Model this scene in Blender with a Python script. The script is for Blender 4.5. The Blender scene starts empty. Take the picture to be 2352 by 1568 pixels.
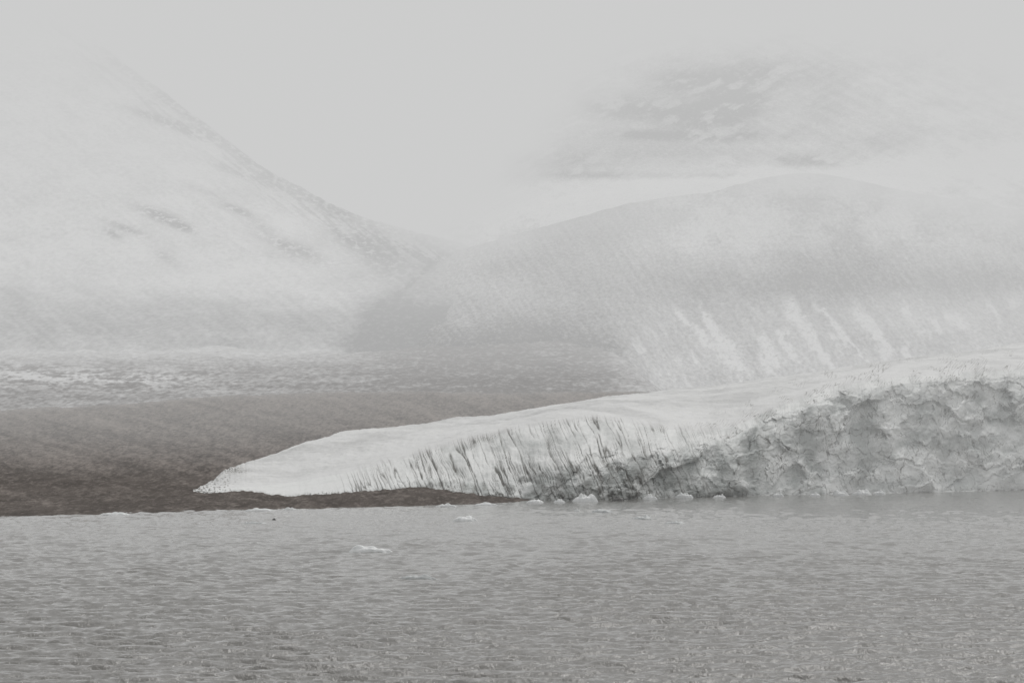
import bpy, math, random
import numpy as np

# ------------------------------------------------------------------ basics
F = 6561.0          # focal length expressed in survey units (100 mm lens)
H = 12.0            # eye height above the fjord (deck of a boat)
CX, HY = 1181.0, 1060.0
scene = bpy.context.scene
col = scene.collection
rng = np.random.default_rng(7)

def hash2(ix, iy, seed):
    h = (ix.astype(np.int64) * 374761393 + iy.astype(np.int64) * 668265263 + seed * 1442695041) & 0xffffffff
    h = ((h ^ (h >> 13)) * 1274126177) & 0xffffffff
    h = (h ^ (h >> 16)) & 0xffffffff
    h = (h * 2246822519) & 0xffffffff
    return ((h ^ (h >> 15)) & 0xffffff) / float(0x1000000)

_T = np.random.default_rng(99).random((512, 512))*2*np.pi
_GX = np.cos(_T).astype(np.float32); _GY = np.sin(_T).astype(np.float32)
def perlin(x, y, seed=0):
    x, y = np.broadcast_arrays(np.asarray(x, float), np.asarray(y, float))
    x0 = np.floor(x); y0 = np.floor(y)
    fx = (x - x0).astype(np.float32); fy = (y - y0).astype(np.float32)
    ix = x0.astype(np.int64) + seed*37; iy = y0.astype(np.int64) + seed*91
    u = fx*fx*fx*(fx*(fx*6-15)+10); v = fy*fy*fy*(fy*(fy*6-15)+10)
    def g(dx, dy):
        i = ((ix+dx) & 511)*512 + ((iy+dy) & 511)
        return _GX.ravel()[i]*(fx-dx) + _GY.ravel()[i]*(fy-dy)
    n0 = g(0,0)*(1-u) + g(1,0)*u
    n1 = g(0,1)*(1-u) + g(1,1)*u
    return (n0*(1-v) + n1*v) * 1.5

def fbm(x, y, octv=4, seed=0, gain=0.5):
    s = 0; a = 1; t = 0
    for o in range(octv):
        s = s + a*perlin(x*2**o, y*2**o, seed+o*17); t += a; a *= gain
    return s/t

def ridged(x, y, octv=4, seed=0):
    s = 0; a = 1; t = 0
    for o in range(octv):
        s = s + a*(1-np.abs(perlin(x*2**o, y*2**o, seed+o*13))*2); t += a; a *= .5
    return s/t

def worley(x, y, seed=0):
    x0 = np.floor(x); y0 = np.floor(y)
    f1 = np.full(x.shape, 9.); f2 = np.full(x.shape, 9.); fac = np.zeros(x.shape); cid = np.zeros(x.shape)
    for dx in (-1, 0, 1):
        for dy in (-1, 0, 1):
            cx = x0+dx; cy = y0+dy
            qx = cx + hash2(cx, cy, seed); qy = cy + hash2(cx, cy, seed+5)
            d = np.hypot(x-qx, y-qy)
            r = hash2(cx, cy, seed+9)
            h = (r-.5)*.6 + (x-qx)*(hash2(cx, cy, seed+11)-.5)*2.6 + (y-qy)*(hash2(cx, cy, seed+12)-.5)*2.6
            m = d < f1
            f2 = np.where(m, f1, np.minimum(f2, d))
            fac = np.where(m, h, fac); cid = np.where(m, r, cid)
            f1 = np.where(m, d, f1)
    return f1, f2, fac, cid

def sstep(a, b, x):
    t = np.clip((x-a)/(b-a), 0, 1); return t*t*(3-2*t)

def curve(px, pts, sm=10):
    xs, ys = zip(*pts)
    y = np.interp(px, xs, ys)
    if sm:
        step = abs(px[1]-px[0]); n = int(3*sm/step)
        if n > 0:
            k = np.exp(-0.5*(np.arange(-n, n+1)*step/sm)**2); k /= k.sum()
            y = np.convolve(np.pad(y, n, mode='edge'), k, 'valid')
    return y

def zof(y, Y): return H + (HY-y)*Y/F

def loft(V, ns, smooth=1.0):
    V = np.array(V, float); d = np.diff(V, axis=0)
    m = np.zeros_like(V); m[0] = d[0]; m[-1] = d[-1]
    same = d[:-1]*d[1:] > 0
    mm = 0.5*(d[:-1]+d[1:]); lim = 2.5*np.minimum(abs(d[:-1]), abs(d[1:]))
    m[1:-1] = np.where(same, np.clip(mm, -lim, lim), 0)
    rows = []
    for i, n in enumerate(ns):
        last = i == len(ns)-1
        t = np.linspace(0, 1, n, endpoint=False) if not last else np.linspace(0, 1, n)
        t = t[:, None]
        lin = V[i]*(1-t)+V[i+1]*t
        h = (2*t**3-3*t**2+1)*V[i] + (t**3-2*t**2+t)*m[i] + (-2*t**3+3*t**2)*V[i+1] + (t**3-t**2)*m[i+1]
        rows.append(lin*(1-smooth)+h*smooth)
    return np.vstack(rows)

def grid_obj(name, X, Y, Z, mat, attrs=None, parent=None, kind=None, extra=None):
    r, c = X.shape
    co = np.stack([X, Y, Z], -1).reshape(-1, 3).astype(np.float32)
    idx = np.arange(r*c).reshape(r, c)
    q = np.stack([idx[:-1,:-1], idx[:-1,1:], idx[1:,1:], idx[1:,:-1]], -1).reshape(-1, 4)
    if extra is not None:
        base = len(co); co = np.vstack([co, np.array(extra, np.float32)])
        q = np.vstack([q, np.arange(base, len(co)).reshape(-1, 4)])
    me = bpy.data.meshes.new(name)
    me.vertices.add(len(co)); me.vertices.foreach_set('co', co.ravel())
    me.loops.add(q.size); me.loops.foreach_set('vertex_index', q.ravel().astype(np.int32))
    me.polygons.add(len(q)); me.polygons.foreach_set('loop_start', np.arange(0, q.size, 4, dtype=np.int32))
    me.update(calc_edges=True)
    me.polygons.foreach_set('use_smooth', np.ones(len(q), bool))
    for k, a in (attrs or {}).items():
        at = me.attributes.new(k, 'FLOAT', 'POINT')
        v = np.zeros(len(co), np.float32); v[:a.size] = a.ravel(); at.data.foreach_set('value', v)
    me.materials.append(mat)
    o = bpy.data.objects.new(name, me); col.objects.link(o)
    if parent: o.parent = parent
    if kind: o['kind'] = kind
    return o

# ------------------------------------------------------------------ materials
FOG = (0.607, 0.609, 0.607, 1)
def new_mat(name):
    m = bpy.data.materials.new(name); m.use_nodes = True
    nt = m.node_tree; nt.nodes.clear()
    return m, nt, nt.nodes, nt.links

def attr(N, name):
    a = N.new('ShaderNodeAttribute'); a.attribute_name = name; return a.outputs['Fac']

def noise(N, L, scale, stretch=(1,1,1), detail=6, rough=.6):
    tc = N.new('ShaderNodeNewGeometry')
    mp = N.new('ShaderNodeMapping'); mp.inputs['Scale'].default_value = stretch
    L.new(tc.outputs['Position'], mp.inputs['Vector'])
    n = N.new('ShaderNodeTexNoise'); n.inputs['Scale'].default_value = scale
    n.inputs['Detail'].default_value = detail; n.inputs['Roughness'].default_value = rough
    L.new(mp.outputs[0], n.inputs['Vector']); return n.outputs['Fac']

def math_(N, L, op, a, b=None, clamp=False):
    m = N.new('ShaderNodeMath'); m.operation = op; m.use_clamp = clamp
    for i, v in enumerate((a, b)):
        if v is None: continue
        if isinstance(v, (int, float)): m.inputs[i].default_value = v
        else: L.new(v, m.inputs[i])
    return m.outputs[0]

def mixc(N, L, f, a, b):
    m = N.new('ShaderNodeMix'); m.data_type = 'RGBA'
    if isinstance(f, (int, float)): m.inputs[0].default_value = f
    else: L.new(f, m.inputs[0])
    for i, v in ((6, a), (7, b)):
        if isinstance(v, tuple): m.inputs[i].default_value = v
        else: L.new(v, m.inputs[i])
    return m.outputs[2]

def ground_mat(name, dark, light, nscale, stretch, namp=.5, bump=.5, bdist=1.0, dark2=None):
    m, nt, N, L = new_mat(name)
    s = attr(N, 'snow'); z = attr(N, 'painted_mist')
    n1 = noise(N, L, nscale, stretch, 7, .68); n2 = noise(N, L, nscale*.21, stretch, 4, .6)
    k = math_(N, L, 'SUBTRACT', n1, .5); k = math_(N, L, 'MULTIPLY', k, namp*2)
    f = math_(N, L, 'ADD', s, k, True)
    base = dark
    if dark2: base = mixc(N, L, math_(N, L, 'MULTIPLY', math_(N, L, 'SUBTRACT', n2, .35), 3.0, True), dark, dark2)
    c = mixc(N, L, f, base, light)
    d = N.new('ShaderNodeBsdfDiffuse'); L.new(c, d.inputs['Color'])
    b = N.new('ShaderNodeBump'); b.inputs['Strength'].default_value = bump; b.inputs['Distance'].default_value = bdist
    L.new(n1, b.inputs['Height']); L.new(b.outputs[0], d.inputs['Normal'])
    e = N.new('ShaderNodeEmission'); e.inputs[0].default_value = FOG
    mx = N.new('ShaderNodeMixShader'); L.new(z, mx.inputs[0]); L.new(d.outputs[0], mx.inputs[1]); L.new(e.outputs[0], mx.inputs[2])  # haze painted into the ground: fog-coloured emission mixed in by position
    o = N.new('ShaderNodeOutputMaterial'); L.new(mx.outputs[0], o.inputs[0])
    return m

M_moraine = ground_mat('moraine gravel', (.080,.067,.059,1), (.29,.254,.23,1), .62, (1,.12,2.0), 1.5, .9, 1.2, (.138,.118,.105,1))
M_foreland = ground_mat('snow dusted foreland', (.125,.112,.107,1), (.72,.72,.72,1), .22, (1,.12,2), 1.0, .5, 2, (.18,.166,.16,1))
M_hill = ground_mat('snow dusted hill', (.13,.126,.125,1), (.88,.88,.88,1), .3, (1.1,.2,.9), .75, .5, 2, (.18,.175,.172,1))
M_mount = ground_mat('misty snow mountain', (.12,.12,.12,1), (.93,.93,.93,1), .2, (1,.25,1.1), .55, .4, 2)

def ice_mat(name, clean, grey, dirt, scale, rough=.6, bdist=.4):
    m, nt, N, L = new_mat(name)
    g = attr(N, 'grey'); k = attr(N, 'dirt'); z = attr(N, 'painted_mist')
    n1 = noise(N, L, scale, (1,.5,1.3)); n2 = noise(N, L, scale*6, (1,.4,1), 5, .65)
    gg = math_(N, L, 'ADD', g, math_(N, L, 'MULTIPLY', math_(N, L, 'SUBTRACT', n1, .5), .8))
    gg = math_(N, L, 'ADD', gg, math_(N, L, 'MULTIPLY', math_(N, L, 'SUBTRACT', n2, .5), .8), True)
    c = mixc(N, L, gg, clean, grey)
    kk = math_(N, L, 'MULTIPLY', k, math_(N, L, 'ADD', .55, n2), True)
    c = mixc(N, L, kk, c, dirt)
    d = N.new('ShaderNodeBsdfPrincipled'); L.new(c, d.inputs['Base Color']); d.inputs['Roughness'].default_value = rough
    d.inputs['Specular IOR Level'].default_value = .25
    b = N.new('ShaderNodeBump'); b.inputs['Strength'].default_value = .7; b.inputs['Distance'].default_value = bdist
    L.new(math_(N, L, 'ADD', n1, math_(N, L, 'MULTIPLY', n2, .4)), b.inputs['Height']); L.new(b.outputs[0], d.inputs['Normal'])
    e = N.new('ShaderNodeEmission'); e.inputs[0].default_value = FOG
    mx = N.new('ShaderNodeMixShader'); L.new(z, mx.inputs[0]); L.new(d.outputs[0], mx.inputs[1]); L.new(e.outputs[0], mx.inputs[2])  # painted haze on the ice, a fog-coloured glow over its own colour
    o = N.new('ShaderNodeOutputMaterial'); L.new(mx.outputs[0], o.inputs[0])
    return m
M_snow = ice_mat('glacier snow', (.73,.73,.725,1), (.46,.46,.455,1), (.15,.14,.125,1), .12)
M_cliff = ice_mat('glacier cliff ice', (.79,.80,.79,1), (.42,.44,.43,1), (.105,.102,.092,1), .2, .6, .5)
M_slope = ice_mat('crevassed ice', (.77,.775,.765,1), (.43,.445,.435,1), (.105,.102,.088,1), .2, .6, .45)

def floe_mat(name, c1, c2):
    m, nt, N, L = new_mat(name)
    n1 = noise(N, L, 1.8, (1,1,2))
    d = N.new('ShaderNodeBsdfPrincipled')
    L.new(mixc(N, L, math_(N, L, 'MULTIPLY', math_(N, L, 'SUBTRACT', n1, .35), 3, True), c1, c2), d.inputs['Base Color'])
    d.inputs['Roughness'].default_value = .45
    b = N.new('ShaderNodeBump'); b.inputs['Strength'].default_value = .6; b.inputs['Distance'].default_value = .15
    L.new(n1, b.inputs['Height']); L.new(b.outputs[0], d.inputs['Normal'])
    o = N.new('ShaderNodeOutputMaterial'); L.new(d.outputs[0], o.inputs[0]); return m
M_floe = floe_mat('floe ice', (.66,.68,.68,1), (.86,.86,.86,1))
M_floe_grey = floe_mat('wet floe ice', (.38,.40,.40,1), (.62,.63,.63,1))
M_floe_dark = floe_mat('dirty floe ice', (.07,.068,.065,1), (.24,.235,.23,1))

# water
M_water, nt, N, L = new_mat('fjord water')
d = N.new('ShaderNodeBsdfPrincipled'); d.inputs['Base Color'].default_value = (.205,.199,.187,1)
d.inputs['Roughness'].default_value = .05; d.inputs['IOR'].default_value = 1.333
n1 = noise(N, L, 1.2, (1,.35,1), 5, .68); n2 = noise(N, L, .5, (1,.3,1), 3, .5)
b = N.new('ShaderNodeBump'); b.inputs['Strength'].default_value = 1; b.inputs['Distance'].default_value = .20
L.new(math_(N, L, 'ADD', n1, n2), b.inputs['Height']); L.new(b.outputs[0], d.inputs['Normal'])
o = N.new('ShaderNodeOutputMaterial'); L.new(d.outputs[0], o.inputs[0])

# ------------------------------------------------------------------ glacier curves
FOOT = [(445,1136),(480,1141),(520,1139),(560,1136),(600,1140),(660,1149),(760,1142),(900,1132),(980,1128),(1060,1138),(1110,1146),(1200,1153),
        (1320,1155),(1480,1150),(1600,1146),(1800,1142),(2000,1138),(2117,1136),(2362,1130),(2900,1124)]
FOOTY = [(200,850),(445,850),(600,842),(700,836),(1000,845),(1110,849),(1200,846),(1320,829),(1480,875),(1600,915),(1800,960),(2000,1009),(2117,1036),(2362,1125),(2900,1230)]
CLIFF = [(445,1135),(500,1133),(600,1135),(660,1142),(760,1132),(830,1118),(900,1108),(945,1101),(1000,1100),(1060,1109),(1140,1110),(1170,1108),(1240,1082),(1320,1072),(1370,1076),
         (1420,1061),(1480,1046),(1560,1044),(1620,1022),(1690,1007),(1740,978),(1790,953),(1850,938),(1920,917),(2000,895),(2117,884),(2362,868),(2900,840)]
BREAK = [(445,1133),(500,1126),(600,1121),(700,1108),(800,1089),(880,1070),(960,1050),(1100,1012),(1250,980),(1380,966),(1500,984),(1620,998),(1690,984),(1750,958),(1800,938),
         (1900,900),(2000,878),(2117,868),(2362,850),(2900,820)]
CREST = [(445,1131),(470,1119),(500,1101),(512,1085),(560,1069),(640,1044),(700,1020),(780,1002),(880,987),(1000,975),(1150,957),(1300,933),(1450,912),(1550,898),(1700,884),
         (1850,868),(2000,845),(2117,829),(2362,795),(2900,740)]
CRESTY = [(445,858),(500,915),(560,960),(700,1020),(880,1100),(1000,1150),(1300,1250),(1500,1310),(2117,1450),(2900,1600)]

gpx = np.linspace(445, 2900, 1900)
fy = curve(gpx, FOOT, 5) + 6*fbm(gpx/16, 0*gpx+.2, 5, 9, .6)*(1-sstep(1080,1200,gpx)); fY = curve(gpx, FOOTY, 12)
cy = curve(gpx, CLIFF, 4) + 8*fbm(gpx/38, 0*gpx+.3, 6, 11, .7)*sstep(900,1100,gpx)
cy = np.minimum(cy, fy-1.0)
by = np.minimum(curve(gpx, BREAK, 10), cy-1.0)
ky = np.minimum(curve(gpx, CREST, 4) + 5*fbm(gpx/9, 0*gpx+.6, 3, 10)*(1-sstep(520,640,gpx)), by-1.0); kY = curve(gpx, CRESTY, 8)
fz = zof(fy, fY); fz = np.where(gpx > 1180, np.minimum(fz, .1), fz)
grow = sstep(445, 700, gpx)
cY = fY + 2 + 10*grow + 10*sstep(1500, 2000, gpx); cz = zof(cy, cY)
bY = np.minimum(cY + 8 + 45*grow + 20*sstep(1000,1400,gpx)*(1-sstep(1600,1900,gpx)), kY-5); bz = zof(by, bY)
kz = zof(ky, kY)
mY = (bY*.55+kY*.45); mz = bz*.45+kz*.55 + .06*(kz-bz)
NS = [12, 220, 150, 80, 100, 25]
YY = loft([fY-1, fY, cY, bY, mY, kY, kY+160], NS, .75)
ZZ = loft([fz-4, fz, cz, bz, mz, kz, kz*.35-6], NS, .75)
XX = (gpx-CX)/F*YY
PY = HY-(ZZ-H)*F/YY; PX = np.broadcast_to(gpx, YY.shape)
row = np.arange(YY.shape[0])[:, None]
r1 = NS[0]; r2 = r1+NS[1]; r3 = r2+NS[2]; r5 = r3+NS[3]+NS[4]
vc = np.clip((row-r1)/NS[1], 0, 1)
incliff = sstep(r1-2, r1+6, row)*(1-sstep(r2-12, r2+4, row))*np.ones_like(YY)
cdisp = sstep(r1-2, r1+6, row)*(1-sstep(r2-50, r2+110, row))*np.ones_like(YY)
jag = 60*fbm(PX/22, PY/30, 4, 17)
gcl = sstep(r1-2, r1+6, row)*(1-sstep(r2-50, r2+30, row+jag))*np.ones_like(YY)
inslope = sstep(r2-12, r2+4, row)*(1-sstep(r3-5, r3+25, row))*np.ones_like(YY)
face = sstep(r1-2, r1+6, row)*(1-sstep(r3-60, r3+10, row))*np.ones_like(YY)
intop = sstep(r3-5, r3+40, row)*(1-sstep(r5-8, r5, row))*np.ones_like(YY)
size = sstep(1000, 1600, PX)*.85+.15
w1 = fbm(XX/9, ZZ/9, 5, 3, .6); w2 = fbm(XX/9, ZZ/9, 5, 8, .6)
wx = XX + 4*w1; wz = ZZ + 4*w2
f1, f2, fac, cid = worley((wx+.7*wz)/27, (wz-.4*wx)/17, 21)
g1, g2, fac2, cid2 = worley((wx-.8*wz)/11, (wz+.3*wx)/9, 33)
h1, h2, fac3, cid3 = worley((wx+.5*wz)/4, (wz-.4*wx)/3.6, 37)
e1 = sstep(0, .12, f2-f1)*.5+.5; e2 = sstep(0, .14, g2-g1)*.5+.5; e3 = sstep(0, .2, h2-h1)
big = fbm(PX/110, PY/300, 3, 41)
butt = ridged((XX+.35*ZZ+6*w1)/26, ZZ/60, 2, 43)-.5
foot_r = sstep(0, .22, vc)*.85+.15
dY = cdisp*size*foot_r*(fac*e1*4.4 + fac2*e2*1.8 + fac3*e3*.6 + 1 - butt*3 + .9*fbm(XX/6, ZZ/6, 6, 5, .62))
dY += face*size*foot_r*big*9
# slanting crevasses
a = PX - .42*PY + 8*fbm(PX/60, PY/60, 3, 51)
nA = perlin(a/15, PY/300, 61); nB = perlin(a/6.5, PY/180+5, 62); nC = perlin(a/26, PY/400+2, 64)
gate = sstep(-.15, .15, fbm(PX/60, PY/100, 3, 71)+.06)
brk = .4+.6*sstep(-.35, .0, fbm(PX/9, PY/30, 3, 77))
crev = (1.0*np.exp(-(nA/.045)**2)*gate + .75*np.exp(-(nB/.09)**2)*sstep(-.1,.2,fbm(PX/45,PY/80,2,73)) + 1.1*np.exp(-(nC/.028)**2)*sstep(-.4,-.1,fbm(PX/80,PY/140,2,75)))*brk
slopezone = np.clip(inslope + .95*incliff*(1-sstep(1560,1760,PX)), 0, 1)*sstep(780, 960, PX)
crev = np.clip(crev,0,1.15)*slopezone*(1-.7*sstep(1540,1740,PX))*(.82+.35*np.exp(-((PX-1280)/190)**2))
crev = crev*(.75+.35*sstep(1000,1110,PY))
ZZ2 = ZZ - crev*.5
dY += slopezone*(nA*.7*(.3+size) + 1.5*fbm(PX/22,PY/16,5,79)*size)
fold = ridged(a/34, PY/120, 2, 81)*sstep(560,700,PX)*(1-sstep(1000,1100,PX))*np.clip(inslope+incliff,0,1)
dY -= fold*1.2
ZZ2 = ZZ2 + slopezone*.5*fbm(PX/20, PY/12, 4, 83)
und = fbm(XX/55, YY/90, 4, 91)
ZZ2 = ZZ2 + intop*grow*(und*2.0 + .8*fbm(XX/9, YY/20, 4, 93)) + intop*.3*fbm(XX/3,YY/4,2,95)
ZZ2 = ZZ2 + np.exp(-((row-r5)/10.)**2)*grow*.45*fbm(PX/18,0*PX+3,4,97)
YY2 = YY + dY
XX2 = XX + incliff*size*.6*fbm(XX/5, ZZ/5+7, 3, 15)
# masks
ck = 1-np.abs(perlin((wx+.5*wz)/11, (wz-.2*wx)/9, 161))*2
ck2 = 1-np.abs(perlin((wx-.7*wz)/5, (wz)/11, 163))*2
lines = np.exp(-((1-ck)/.045)**2)*sstep(-.1,.25,fbm(PX/45,PY/45,3,101)+.07)*.8 + np.exp(-((1-ck2)/.07)**2)*sstep(-.1,.25,fbm(PX/35,PY/35,3,103))*.65
dirt = np.clip(crev*1.1 + gcl*lines*sstep(1150,1450,PX), 0, 1)
streak = perlin((PX-.35*PY)/8+3*fbm(PX/50,PY/50,3,5), PY/60, 111)
dirt = np.clip(dirt + gcl*.75*np.exp(-(streak/.06)**2)*sstep(-.05,.2,fbm(PX/70,PY/60,3,113)+.03), 0, 1)
tc = perlin((PX+.9*PY)/7, (PY*1.2-PX*.5)/28, 121)
dirt = np.clip(dirt + np.exp(-(tc/.08)**2)*sstep(1540,1700,PX)*(1-incliff)*sstep(-.08,.2,fbm(PX/60,PY/22,2,123))*sstep(by-62, by-20, PY)*.85, 0, 1)
tf = perlin((PX-.3*PY)/4.5, PY/60, 131)
dirt = np.clip(dirt + np.exp(-((PY-(by+4))/8)**2)*np.exp(-(tf/.14)**2)*sstep(930,1000,PX)*(1-sstep(1650,1700,PX))*.9*sstep(-.2,.1,fbm(PX/60,PY/60,2,133)), 0, 1)
patch = np.exp(-(((PX-538)/32)**2+((PY-1083)/10)**2)**1.5)*sstep(-.02,.06,fbm(PX/3.2,PY/1.6,3,141))
snout = sstep(-.05,.12,fbm(PX/6,PY/3,4,142)-.35*sstep(450,560,PX))
base_d = np.exp(-((fy-PY)/6)**2)*sstep(-.15,.08,fbm(PX/9,PY/3,4,143))*.85
foldd = np.exp(-(perlin(a/13,PY/90,147)/.06)**2)*sstep(760,820,PX)*(1-sstep(960,1020,PX))*sstep(1085,1100,PY)
dirt = np.clip(dirt + patch + .8*snout*(1-sstep(520,600,PX)) + base_d*(1-.6*sstep(1200,1300,PX)) + .8*foldd, 0, 1)
darkbase = sstep(940,985,PX)*(1-sstep(1480,1620,PX))*sstep(cy-4, cy+14, PY+14*fbm(PX/14,PY/14,3,148))*sstep(-.35,.1,fbm(PX/45,PY/30,4,146)+.25*(1-sstep(1100,1200,PX)))
dirt = np.clip(dirt + darkbase*.5*sstep(-.25,.25,fbm(PX/20,PY/20,4,145)), 0, 1)
stain = np.exp(-((PX-1868-.15*(PY-1000))/20)**2)+.7*np.exp(-((PX-1990)/14)**2)+.6*np.exp(-((PX-1535+.2*(PY-1090))/16)**2)+.5*np.exp(-((PX-1740)/14)**2)
grey = gcl*(.38 + 1.5*fbm(PX/70, PY/55, 6, 151,.58)+ (cid-.5)*.35 + (cid2-.5)*.35+(cid3-.5)*.15 + .55*stain)*sstep(950,1100,PX) + inslope*(1-gcl)*(.24+1.1*fbm(PX/60,PY/40,5,153))*sstep(800,1100,PX) \
       + intop*(.20+1.0*fbm(XX/60,YY/60,5,155)+.45*fbm(PX/90,PY/4,4,157))
grey = np.clip(grey + darkbase*.5, 0, 1)
painted_mist = .05 + .13*sstep(860, 1450, YY) + .12*sstep(1500,2100,PX)  # share of painted haze, growing with depth and to the right

glacier = bpy.data.objects.new('glacier', None); col.objects.link(glacier)
glacier.location = (0, 850, 0)
glacier['label'] = 'white glacier tongue tapering left onto the brown shore, its grey ice cliff meeting the water'
glacier['category'] = 'glacier'
def gpart(name, lo, hi, mat, lab=None):
    s = slice(lo, hi)
    o = grid_obj(name, XX2[s], YY2[s]-850, ZZ2[s], mat, {'dirt': dirt[s], 'grey': grey[s], 'painted_mist': painted_mist[s]}, glacier)
    if lab: o['label'] = lab
gpart('ice_cliff', 0, r2+1, M_cliff, 'grey fractured ice cliff at the waterline')
gpart('crevassed_slope', r2, r3+1, M_slope, 'steep ice slope streaked with dark slanting crevasses')
gpart('snow_surface', r3, None, M_snow, 'smooth white upper surface')

# ------------------------------------------------------------------ moraine shore
px = np.linspace(-700, 2900, 1600)
shore_y = curve(px, [(-700,1207),(0,1190),(235,1184),(500,1176),(700,1172),(900,1168),(1100,1161),(1200,1156),(1300,1150),(2900,1128)], 10)
shY = H*F/(shore_y-HY)
shY = shY + 7*fbm(px/90, 0*px, 4, 201)
under = sstep(1180, 1290, px)
fY2 = curve(px, FOOTY, 12); fy2 = curve(px, [(-700,1150),(200,1140)]+FOOT, 6)
shY = shY*(1-under)+(fY2+25)*under
c2Y = np.maximum(fY2, shY+12); c2z = (zof(fy2, fY2)+.25)*(1-under) + .3*under
ridge_y = curve(px, [(-700,985),(0,948),(235,938),(450,922),(600,914),(800,906),(1000,905),(1200,908),(1500,905),(2000,905),(2900,905)], 25) + 2.5*fbm(px/40,0*px+.4,5,202,.6)
c3Y = np.maximum(1000+0*px, c2Y+40); c3z = zof(1090+0*px, c3Y)*(1-.4*under)
c4Y = c3Y+240; c4z = zof(1012-20*sstep(500,900,px), c4Y)
c5Y = np.maximum(1500+0*px, c4Y+150); c5z = zof(ridge_y, c5Y)
mYg = loft([shY-60, shY, c2Y, c3Y, c4Y, c5Y, c5Y+250], [10,70,110,150,170,30], 1)
mZg = loft([0*shY-3, 0*shY, c2z, c3z, c4z, c5z, c5z-10], [10,70,110,150,170,30], 1)
mX = (px-CX)/F*mYg
amp = sstep(0, 8, mZg)
mZg = mZg + amp*(1.3*fbm(mX/60+mYg/160, mYg/130, 4, 211)+ .9*(ridged((mX+.45*mYg)/38, mYg/260, 3, 213)-.5)+.4*fbm(mX/5, mYg/16, 3, 217)) + sstep(-.5,.6,mZg)*.75*fbm(mX/2.6, mYg/7, 4, 215) + sstep(-.5,.5,mZg)*.25
mpy = HY-(mZg-H)*F/mYg; mpx = np.broadcast_to(px, mYg.shape)
for j in np.nonzero(px > 447)[0]:
    k = int(np.clip(np.searchsorted(gpx, px[j]), 0, len(gpx)-1))
    zg = np.interp(mYg[:, j], YY[r1+30:r5, k], ZZ[r1+30:r5, k], left=1e9, right=1e9)
    mZg[:, j] = np.minimum(mZg[:, j], zg-1.6)
streaks = fbm((mpx*.25-mpy)/22, (mpx+mpy*1.0)/260, 5, 221, .6)
snowm = np.clip(.40 + .65*streaks + .7*fbm(mpx/24, mpy/11, 6, 223, .7) + .2*sstep(1000,920,mpy) - .36*sstep(1050,1130,mpy), 0, 1)
painted_mistm = .045 + .31*sstep(900, 1480, mYg) + .08*sstep(1400,1500,mYg)  # painted haze share, growing up the shore
shore = grid_obj('shore_terrain', mX, mYg, mZg, M_moraine, {'snow': snowm, 'painted_mist': painted_mistm}, kind='structure')

# ------------------------------------------------------------------ foreland behind
px = np.linspace(-900, 3000, 1500)
def fan(name, conts, ns, mat, disp, masks, kind='structure'):
    Ya = loft([c[0] for c in conts], ns, 1); Za = loft([zof(c[1], c[0]) for c in conts], ns, 1)
    X = (px-CX)/F*Ya
    pX = np.broadcast_to(px, Ya.shape); pY0 = HY-(Za-H)*F/Ya
    Za = Za + disp(X, Ya, Za, pX, pY0)
    pY = HY-(Za-H)*F/Ya
    s, m = masks(X, Ya, Za, pX, pY)  # m is the share of haze glow painted over the slope
    return grid_obj(name, X, Ya, Za, mat, {'snow': np.clip(s,0,1), 'painted_mist': np.clip(m,0,1)}, kind=kind)
one = np.ones_like(px)
edge = curve(px, [(-900,835),(235,803),(380,810),(500,800),(700,812),(830,812),(960,804),(1100,794),(1250,790),(1380,798),(1430,812),(1460,842),(1500,885),(1560,925),(1650,950),(3000,960)], 9)
edge = edge + 10*fbm(px/70, 0*px+.1, 5, 300, .6)
def f_disp(X,Y,Z,pX,pY):
    return 2.5*fbm(X/120, Y/200, 4, 301) + 1.4*fbm(X/20, Y/40, 4, 303) + 1.5*(ridged((X-.3*Y)/150, Y/500, 3, 305)-.5)
def f_mask(X,Y,Z,pX,pY):
    left = 1-sstep(640,900,pX)
    mid = sstep(840,960,pX)*(1-sstep(1360,1440,pX))
    n = fbm(pX/110, pY/14, 4, 311); n2 = fbm(pX/17, pY/6, 6, 313, .65)
    s = .17 + .35*n + .42*n2
    s += left*(.08 + .60*np.exp(-((pY-872-.02*(pX-300))/22)**2)*sstep(620,300,pX)*sstep(-.2,.2,n+n2) + .30*sstep(850,805,pY))
    s += .20*sstep(860,800,pY)*(1-.9*mid)
    s -= .15*np.exp(-((pX-1180)/260)**2)
    s -= .22*np.exp(-((pY-(842+.05*(pX-1000)+8*np.sin(pX/90)))/4)**2)*sstep(850,1000,pX)
    s -= mid*.18*sstep(.1,.35,perlin((pY+.10*pX)/7+.8*fbm(pX/120,pY/60,3,317), pX/260, 318))
    E = np.broadcast_to(edge, pY.shape)
    s += .35*sstep(1360,1500,pX+30*n2)
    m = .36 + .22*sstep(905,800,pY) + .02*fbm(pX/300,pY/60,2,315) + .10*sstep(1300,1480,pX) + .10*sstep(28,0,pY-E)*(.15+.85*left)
    return s, m
cap = edge+6
fan('foreland_terrain', [(1500*one,np.maximum(1000,cap+20)),(1650*one,np.maximum(935*one,cap+12)),(1850*one,np.maximum(895*one,cap+8)),(2150*one,np.maximum(853*one,cap)),(2550*one,edge),(2900*one,edge+12)],
    [30,110,160,140,30], M_foreland, f_disp, f_mask)

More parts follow.
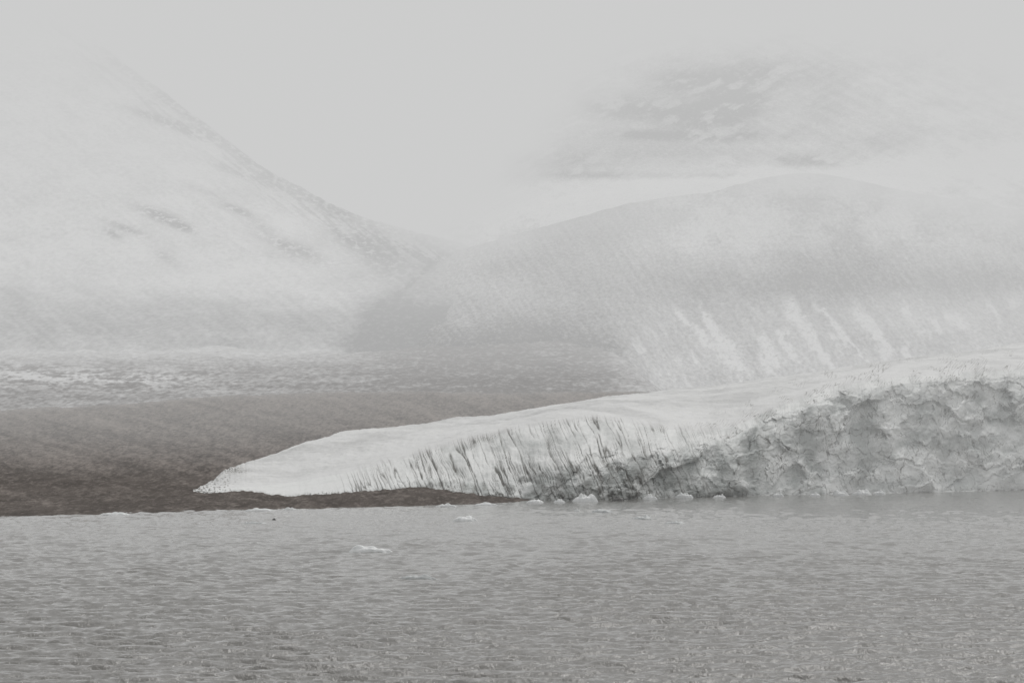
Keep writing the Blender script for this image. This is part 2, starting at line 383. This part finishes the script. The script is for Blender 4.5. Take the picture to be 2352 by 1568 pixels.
# ------------------------------------------------------------------ rounded hill on the right
sil = curve(px, [(-900,900),(780,880),(830,822),(862,794),(905,738),(925,690),(985,628),(1060,578),(1160,550),(1290,514),(1450,471),(1560,456),(1640,447),(1700,430),(1760,414),(1830,403),
                 (1900,405),(1980,420),(2117,450),(2362,490),(3000,600)], 8) + 2*fbm(px/18, 0*px+.9, 4, 400)
b1 = np.minimum(curve(px, [(-900,930),(830,850),(1000,845),(1450,870),(1550,930),(3000,960)], 20), 960)
b1 = np.maximum(b1, sil+12)
b2 = b1*.62+sil*.38; b3 = b1*.25+sil*.75
def h_disp(X,Y,Z,pX,pY):
    k = sstep(780,900,pX)
    e = 1-.85*sstep(3050,3300,Y)
    return k*e*(8*fbm(X/260, Y/330, 4, 401) + 4*(ridged((X+.2*Y)/110, Y/520, 3, 403)-.55)*sstep(1350,1700,pX)+1.5*fbm(X/30, Y/45, 4, 405)) + k*1.1*fbm(X/24, Y/60, 4, 407)
def blob(pX,pY,x0,y0,x1,y1,w0,w1,seed):
    dx, dy = x1-x0, y1-y0; l = math.hypot(dx,dy)
    t = ((pX-x0)*dx+(pY-y0)*dy)/l**2; dd = ((pX-x0)*dy-(pY-y0)*dx)/l
    dd = dd + 18*fbm(pX/30,pY/30,6,seed,.62)
    w = w0+(w1-w0)*np.clip(t,0,1)
    return np.exp(-np.abs(dd/w)**2.4)*sstep(-.15,.15,t)*(1-sstep(.8,1.15,t+.3*fbm(pX/14,pY/14,4,seed+1)))
def h_mask(X,Y,Z,pX,pY):
    fine = fbm(pX/13, pY/8, 6, 413, .68)
    s = .34 + .26*fbm(pX/200, pY/90, 5, 411) + .22*fine
    s += .20*fbm((pX-.7*pY)/12, (pY+pX*.7)/160, 4, 415)
    right = sstep(1400,1600,pX)
    s += .40*right*sstep(640,520,pY)*sstep(-.25,.3,fbm(pX/120,pY/80,5,417)+.4*fine+.05)
    s += .30*np.exp(-((pX-1640)/150)**2-((pY-560)/60)**2)
    lowR = sstep(1400,1500,pX+30*fbm(pX/50,pY/25,5,419)-.25*(pY-800))*sstep(680,790,pY+.12*(pX-1500)-20)
    s += .22*lowR
    gl = perlin((pX-.62*pY+30*fbm(pX/90,pY/80,5,426))/22, (pY+.4*pX)/190, 424)
    s += lowR*.34*sstep(.12,.42,gl+.3*fine)*sstep(-.1,.25,fbm(pX/90,pY/60,3,425))
    s += .16*sstep(1300,1050,pX)*sstep(740,560,pY)
    s -= .28*np.exp(-((pY-655+20*fbm(pX/90,0*pX,3,421))/34)**2)*sstep(1450,1700,pX)
    s -= .42*sstep(690,830,pY+34*fbm(pX/90,pY/40,4,422)+.03*(pX-1200))*(1-sstep(1320,1490,pX))*sstep(880,960,pX)
    for i,bb in enumerate([(1615,705,1712,870,7,24),(1560,715,1640,800,6,10),(1755,770,1790,852,12,24),(1795,765,1835,830,9,8),(1815,690,1880,800,18,11),(1875,790,1935,870,9,6),
                           (1925,740,1955,800,11,9),(1970,710,2045,800,15,8),(1880,700,2000,830,6,5),(2080,800,2120,850,10,7)]):
        s = s+.60*blob(pX,pY,*bb,seed=430+i*3)*sstep(-.6,.05,fine)
    for (x0,y0) in ((975,634),(919,688),(905,746),(938,668),(895,770)):
        s += 1.1*np.exp(-((pX-x0)/13)**2-((pY-y0)/8)**2)*sstep(-.3,0,fbm(pX/9,pY/6,3,437))
    dsil = pY-np.broadcast_to(sil, pY.shape)
    s -= .22*np.exp(-(dsil/12)**2)*(1-sstep(960,1040,pX))*sstep(-.3,.1,fine)
    shadow_arc = 796+ (pX-1250)**2*.0007
    s -= .25*np.exp(-((pY-shadow_arc+14)/4)**2)*sstep(1080,1150,pX)*(1-sstep(1400,1450,pX))  # shadow line of the hollow slope, painted by darkening the snow mask
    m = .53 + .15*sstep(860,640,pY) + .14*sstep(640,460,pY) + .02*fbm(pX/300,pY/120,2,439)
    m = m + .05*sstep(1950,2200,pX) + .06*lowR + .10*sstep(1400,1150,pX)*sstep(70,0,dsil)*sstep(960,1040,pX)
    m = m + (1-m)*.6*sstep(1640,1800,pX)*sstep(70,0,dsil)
    return s, m
fan('hill_terrain', [(2150*one,b1+40),(2350*one,b1),(2700*one,b2),(3050*one,b3),(3400*one,sil),(3800*one,sil+25)], [20,140,180,180,40], M_hill, h_disp, h_mask)

# ------------------------------------------------------------------ left mountain
rid = curve(px, [(-900,-560),(-200,-210),(100,0),(290,152),(380,214),(480,290),(600,382),(680,426),(760,468),(830,499),(900,520),(980,542),(1060,562),(1150,600),(1300,700),(1600,900),(3000,1000)], 5)
rid = rid + 5*fbm(px/30, 0*px+.7, 6, 499, .62)
lb = np.maximum(850*one, rid+10) + 160*sstep(1050,1250,px)
l1 = np.maximum(800*one + 160*sstep(1050,1250,px), rid+8); l2 = np.where(rid<650, 655+.08*(rid-400), rid+6); l3 = l2*.45+rid*.55
def l_disp(X,Y,Z,pX,pY):
    e = 1-.8*sstep(3900,4300,Y)
    return e*(14*fbm(X/420, Y/500, 4, 501)+6*(ridged((X-.5*Y)/220, Y/700, 4, 503)-.5)) + 1.8*fbm(X/38, Y/80, 4, 505)
def l_mask(X,Y,Z,pX,pY):
    d = pY-rid
    al = (pX*.8+pY*.6); ac = (pY*.8-pX*.6)
    st = fbm(ac/12, al/110, 4, 511); mott = fbm(pX/17, pY/9, 6, 513, .7); bigm = fbm(pX/140, pY/60, 5, 514)
    s = .86 + .16*st + .26*mott + .30*bigm
    s -= .68*np.exp(-((d-8)/22)**2)*sstep(150,300,pX)*sstep(-.25,.2,mott+.1)*(1-.5*sstep(780,900,pX)) + .45*np.exp(-((d-46)/30)**2)*sstep(-.1,.2,st+.5*mott)
    low = sstep(640,705,pY+26*fbm(pX/120,pY/30,5,515)-.05*(pX-235))
    s -= low*(.50+.2*mott)
    for (x0,y0,w,h,k) in ((365,497,56,16,1.0),(420,522,30,10,.9),(290,527,50,9,.8),(550,485,40,10,.9),(380,590,30,16,.5),(650,560,60,14,.45),(350,270,70,12,.7),(430,300,60,12,.5),(520,390,60,12,.5),(700,590,90,26,.45),(880,600,90,50,.4),(260,540,24,10,.8),(820,560,70,20,.4),(600,520,36,10,.4),(470,440,40,8,.35)):
        yy = y0+.35*(pX-x0)
        s -= k*np.exp(-((pX-x0)/w)**2-((pY-yy)/h)**2)*sstep(-.15,.12,mott+.1)
    s -= .30*sstep(760,900,pX)*sstep(500,560,pY)
    gx = np.interp(pY, [560,632,690,745,790], [1050,975,918,898,850]) + 14*fbm(pY/22,0*pY,4,516)
    s -= .26*sstep(-90,20,pX-gx+40*mott)*sstep(565,640,pY)
    s -= .30*np.exp(-((pX-gx+6)/7)**2)*sstep(570,620,pY)*sstep(-.3,.1,mott)
    s -= .12*sstep(640,720,pY)*sstep(740,900,pX)
    s += .22*np.exp(-((pY-835)/30)**2)*(1-sstep(780,880,pX))
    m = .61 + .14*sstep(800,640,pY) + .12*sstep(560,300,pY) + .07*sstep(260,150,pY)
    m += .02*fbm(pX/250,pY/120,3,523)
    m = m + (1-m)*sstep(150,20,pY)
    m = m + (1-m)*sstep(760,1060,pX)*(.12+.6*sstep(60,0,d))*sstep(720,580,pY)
    return s, m
fan('mountain_terrain', [(2350*one,lb+20),(2550*one,l1),(3000*one,l2),(3600*one,l3),(4300*one,rid),(4800*one,rid+40)], [20,130,180,200,40], M_mount, l_disp, l_mask)

# ------------------------------------------------------------------ far right mountain in the mist
top = curve(px, [(-900,700),(900,600),(1000,520),(1100,400),(1250,190),(1400,20),(1600,-120),(1800,-160),(2000,-80),(2362,60),(3000,300)], 40)
m0 = np.maximum(curve(px, [(-900,760),(1000,620),(3000,560)], 20), top+20)
m1 = np.maximum(curve(px, [(-900,740),(1000,580),(1300,520),(1640,430),(2000,430),(3000,520)], 20), top+15)
m2 = np.maximum(curve(px, [(-900,720),(1000,570),(1250,410),(1640,385),(2000,390),(3000,480)], 20), top+8)
m3 = m2*.5+top*.5
def b_disp(X,Y,Z,pX,pY):
    return 22*fbm(X/500, Y/500, 4, 601)*(1-.5*sstep(7000,7800,Y)) + 12*(ridged(X/260, Y/600, 4, 603)-.5)
def b_mask(X,Y,Z,pX,pY):
    f = fbm(pX/90, pY/36, 6, 611, .62); g = fbm(pX/18, pY/9, 6, 613, .68)
    dg = fbm((pX*.5+pY)/16, (pX-.5*pY)/120, 4, 615); dg2 = fbm((pX*.45-pY)/14, (pX+.5*pY)/130, 4, 616)
    q = sstep(1540,1700,pX)
    s = .77 + .50*f + .34*g + .25*(dg2*q+dg*(1-q))
    for (x0,y0,w,h,k) in ((1420,245,85,34,.9),(1565,188,80,34,.8),(1590,268,110,34,.95),(1700,230,85,60,.95),(1620,315,190,14,.7),(1870,372,90,18,.9),(1400,405,170,9,.5),
                          (1330,380,130,34,.45),(1550,350,190,26,.45),(1660,405,120,9,.4),(1920,220,70,90,.35),(1240,330,90,70,.4),(1480,310,60,12,.5),(1760,170,120,40,.6),(2040,330,70,40,.4),(1990,450,90,14,.35)):
        s -= 1.05*k*np.exp(-(((pX-x0)/w)**2+((pY-y0)/h)**2)**1.0)*sstep(-.4,.1,f+.4*g+.5*dg)
    s += .45*np.exp(-((pY-(462-.08*(pX-1300)))/42)**2)
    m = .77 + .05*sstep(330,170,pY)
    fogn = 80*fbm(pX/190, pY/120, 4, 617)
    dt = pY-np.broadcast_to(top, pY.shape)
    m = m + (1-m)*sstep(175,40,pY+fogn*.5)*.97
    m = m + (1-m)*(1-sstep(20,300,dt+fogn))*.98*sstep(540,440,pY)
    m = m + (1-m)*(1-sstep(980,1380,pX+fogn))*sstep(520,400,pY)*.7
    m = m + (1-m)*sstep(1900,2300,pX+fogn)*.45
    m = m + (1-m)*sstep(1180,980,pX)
    return s, m
fan('far_mountain_terrain', [(4900*one,m0+30),(5200*one,m0),(5700*one,m1),(6300*one,m2),(7000*one,m3),(7800*one,top),(8400*one,top+40)], [15,60,110,130,130,20], M_mount, b_disp, b_mask)

# ------------------------------------------------------------------ water
wpx = np.concatenate([np.linspace(-1500,-60,90,endpoint=False), np.linspace(-60,2430,1100), np.linspace(2433,3900,90)])
inv = np.linspace(1/95., 1/1250., 1200); wy = 1/inv
Yw = np.repeat(wy[:,None], len(wpx), 1).astype(np.float32); Xw = ((wpx-CX)/F*Yw).astype(np.float32)
dYr = np.abs(np.gradient(wy))[:,None].astype(np.float32)
Zw = np.zeros_like(Yw)
slow = 1+.7*fbm(Xw/26, Yw/80, 3, 701)
for i in range(66):
    lam = .8*(6.5/.8)**(rng.random()**1.1)
    th = math.radians(90+5) + rng.normal()*.5
    kx, kyy = 2*np.pi/lam*math.cos(th), 2*np.pi/lam*math.sin(th)
    A = .0118*lam**.68
    att = np.exp(-(.55*dYr*abs(math.sin(th))/lam)**2)
    ph = (kx*Xw + kyy*Yw + rng.random()*6.28 + 1.2*np.sin(Xw*.05+i)+1.0*np.sin(Yw*.031+2*i)).astype(np.float32)
    Zw += (A*att)*(np.sin(ph)+.3*np.cos(2*ph))
Zw *= slow
Zw = .32*np.tanh(Zw/.32)*(1-.2*sstep(450,900,Yw))
water = grid_obj('water', Xw, Yw, Zw, M_water, kind='structure',
    extra=[(-9000,-3000,-.9),(9000,-3000,-.9),(9000,9500,-.9),(-9000,9500,-.9)])

# ------------------------------------------------------------------ floating ice
def floe(px0, py0, wpx_, hpx, label, mat=M_floe, seed=0, peaks=2, group=None, dep=.6, Y=None, name='ice_floe', cat='ice floe'):
    Yc = Y if Y else H*F/(py0-HY)
    w = wpx_*Yc/F; h = hpx*Yc/F
    nr, na = 14, 48
    r = np.linspace(0, 1, nr)[:, None]; th = np.linspace(0, 2*np.pi, na+1)[None, :]
    out = 1+.35*fbm(np.cos(th)*1.5+seed*3.1, np.sin(th)*1.5, 3, 801+seed)
    x = r*np.cos(th)*out*w/2; y = r*np.sin(th)*out*w/2*dep
    rs = np.random.default_rng(seed+50)
    z = np.zeros_like(x)
    for k in range(peaks):
        cx0 = (rs.random()-.5)*.9*w/2*(peaks > 1); s = w*(.12+.14*rs.random())
        z = np.maximum(z, h*(.65+.5*rs.random())*np.exp(-((x-cx0)/s)**2-(y/(w*dep*.3))**2))
    z = np.maximum(z, h*.5*(1-r**6)) + h*.28*fbm(x/w*6+seed, y/w*6, 3, 811+seed)*(1-r**3)
    z = z*(1-r**8) - .25*r**8*max(h,.4) + .14
    o = grid_obj(name, x, y, z, mat)
    o.location = ((px0-CX)/F*Yc, Yc, 0)
    o['label'] = label; o['category'] = cat
    if group: o['group'] = group
    return o
G1 = 'loose ice floes drifting on the open water'
floe(1073,1202,60,14,'bright white humped floe drifting alone off the middle of the glacier front',seed=1,peaks=3,group=G1)
floe(850,1274,106,14,'long low white floe nearest the viewer on the open water',seed=2,peaks=3,group=G1,dep=.35)
floe(1483,1198,50,8,'thin grey flat floe right of centre, off the glacier front',M_floe_grey,3,3,G1)
floe(1557,1208,48,6,'faint flat floe rightmost on the open water',M_floe_grey,4,2,G1)
floe(1388,1181,50,7,'thin broken floe close below the slanting crevasses',M_floe_grey,5,4,G1)
floe(1331,1180,14,7,'tiny white ice bit left of the thin broken floe',M_floe,6,1,G1)
floe(632,1200,9,5,'tiny dark lump floating off the brown shore',M_floe_dark,7,1,G1,.6)
floe(590,1208,62,5,'awash pale floe just left of the tiny dark lump',M_floe_grey,8,3,G1)
floe(962,1337,90,10,'awash grey floe lowest in the photo, nearly under water',M_floe_grey,9,4,G1,.3)
G2 = 'broken ice lying along the foot of the cliff'
for i,(x,y,w,h,lab) in enumerate([
    (1350,1157,68,19,'largest white ice block at the foot of the crevassed slope'),
    (1500,1152,34,13,'white ice block at the middle of the cliff foot'),
    (1578,1148,44,14,'ice block with a pale top left of the tall right cliff'),
    (1795,1145,30,11,'small pointed ice block under the tall grey cliff'),
    (1940,1142,42,10,'low ice block at the foot of the tall right cliff'),
    (1988,1141,48,11,'wide white block second from right along the cliff foot'),
    (2028,1140,30,9,'small ice block rightmost of the bits by the tall cliff'),
    (1235,1159,42,8,'flat ice piece where the dark shore strip meets the ice'),
    (1290,1159,28,8,'small ice piece just left of the largest cliff-foot block'),
    (1660,1148,30,8,'small low ice piece midway along the cliff foot, right of the pale-topped block'),
    (1880,1144,26,8,'tiny ice piece between the pointed block and the low block')]):
    floe(x,y,w,h,lab,M_floe,20+i,3,G2,.5,name='ice_block',cat='ice block')
floe(1425,1155,32,11,'dark dirty ice block at the cliff foot right of the largest white one',M_floe_dark,40,3,G2,.5,name='ice_block',cat='ice block')
G3 = 'stranded ice along the brown shore'
for i,(x,y,w,h,lab) in enumerate([
    (265,1186,70,5,'white ice strip stranded at the far left of the shoreline'),
    (600,1177,66,6,'white stranded ice on the shoreline below the glacier tip'),
    (670,1175,34,5,'small stranded ice just right of the white piece below the tip'),
    (1030,1167,46,6,'thin stranded ice below the dark-based middle of the glacier'),
    (1120,1164,52,6,'stranded ice near the right end of the dark shore strip')]):
    floe(x,y+1,w,h,lab,M_floe,60+i,4,G3,.3,name='stranded_ice',cat='stranded ice')

# ------------------------------------------------------------------ light
W = bpy.data.worlds.new('World'); scene.world = W; W.use_nodes = True
nt = W.node_tree; N = nt.nodes; L = nt.links; N.clear()
sky = N.new('ShaderNodeTexSky'); sky.sky_type = 'NISHITA'; sky.sun_disc = False
EL, AZ = math.radians(52), math.radians(25)
sky.sun_elevation = EL; sky.sun_rotation = AZ; sky.air_density = 1; sky.dust_density = 6
geo = N.new('ShaderNodeTexCoord'); sep = N.new('ShaderNodeSeparateXYZ'); L.new(geo.outputs['Generated'], sep.inputs[0])
mr = N.new('ShaderNodeMapRange'); mr.inputs['From Min'].default_value = .25; mr.inputs['From Max'].default_value = 1
mr.inputs['To Min'].default_value = 1.0; mr.inputs['To Max'].default_value = .82
L.new(sep.outputs['Z'], mr.inputs['Value'])
hs = N.new('ShaderNodeHueSaturation'); hs.inputs['Saturation'].default_value = .1; L.new(sky.outputs[0], hs.inputs['Color'])
mx = mixc(N, L, mr.outputs[0], hs.outputs[0], (FOG[0]*10, FOG[1]*10, FOG[2]*10, 1))
bg = N.new('ShaderNodeBackground'); bg.inputs['Strength'].default_value = .1; L.new(mx, bg.inputs['Color'])
wo = N.new('ShaderNodeOutputWorld'); L.new(bg.outputs[0], wo.inputs[0])

sl = bpy.data.lights.new('sun', 'SUN'); sl.energy = .8; sl.angle = math.radians(20); sl.color = (1,.985,.96)
so = bpy.data.objects.new('sun', sl); col.objects.link(so)
so.rotation_euler = (-(math.pi/2-EL), 0, -AZ)

cam = bpy.data.cameras.new('camera'); cam.lens = 100; cam.sensor_width = 36; cam.clip_start = 1; cam.clip_end = 30000
cam.shift_y = (HY-787.5)/2362
co = bpy.data.objects.new('camera', cam); col.objects.link(co); co.location = (0,0,H); co.rotation_euler = (math.radians(90),0,0)
scene.camera = co
scene.view_settings.view_transform = 'Standard'; scene.view_settings.look = 'None'; scene.view_settings.exposure = 0
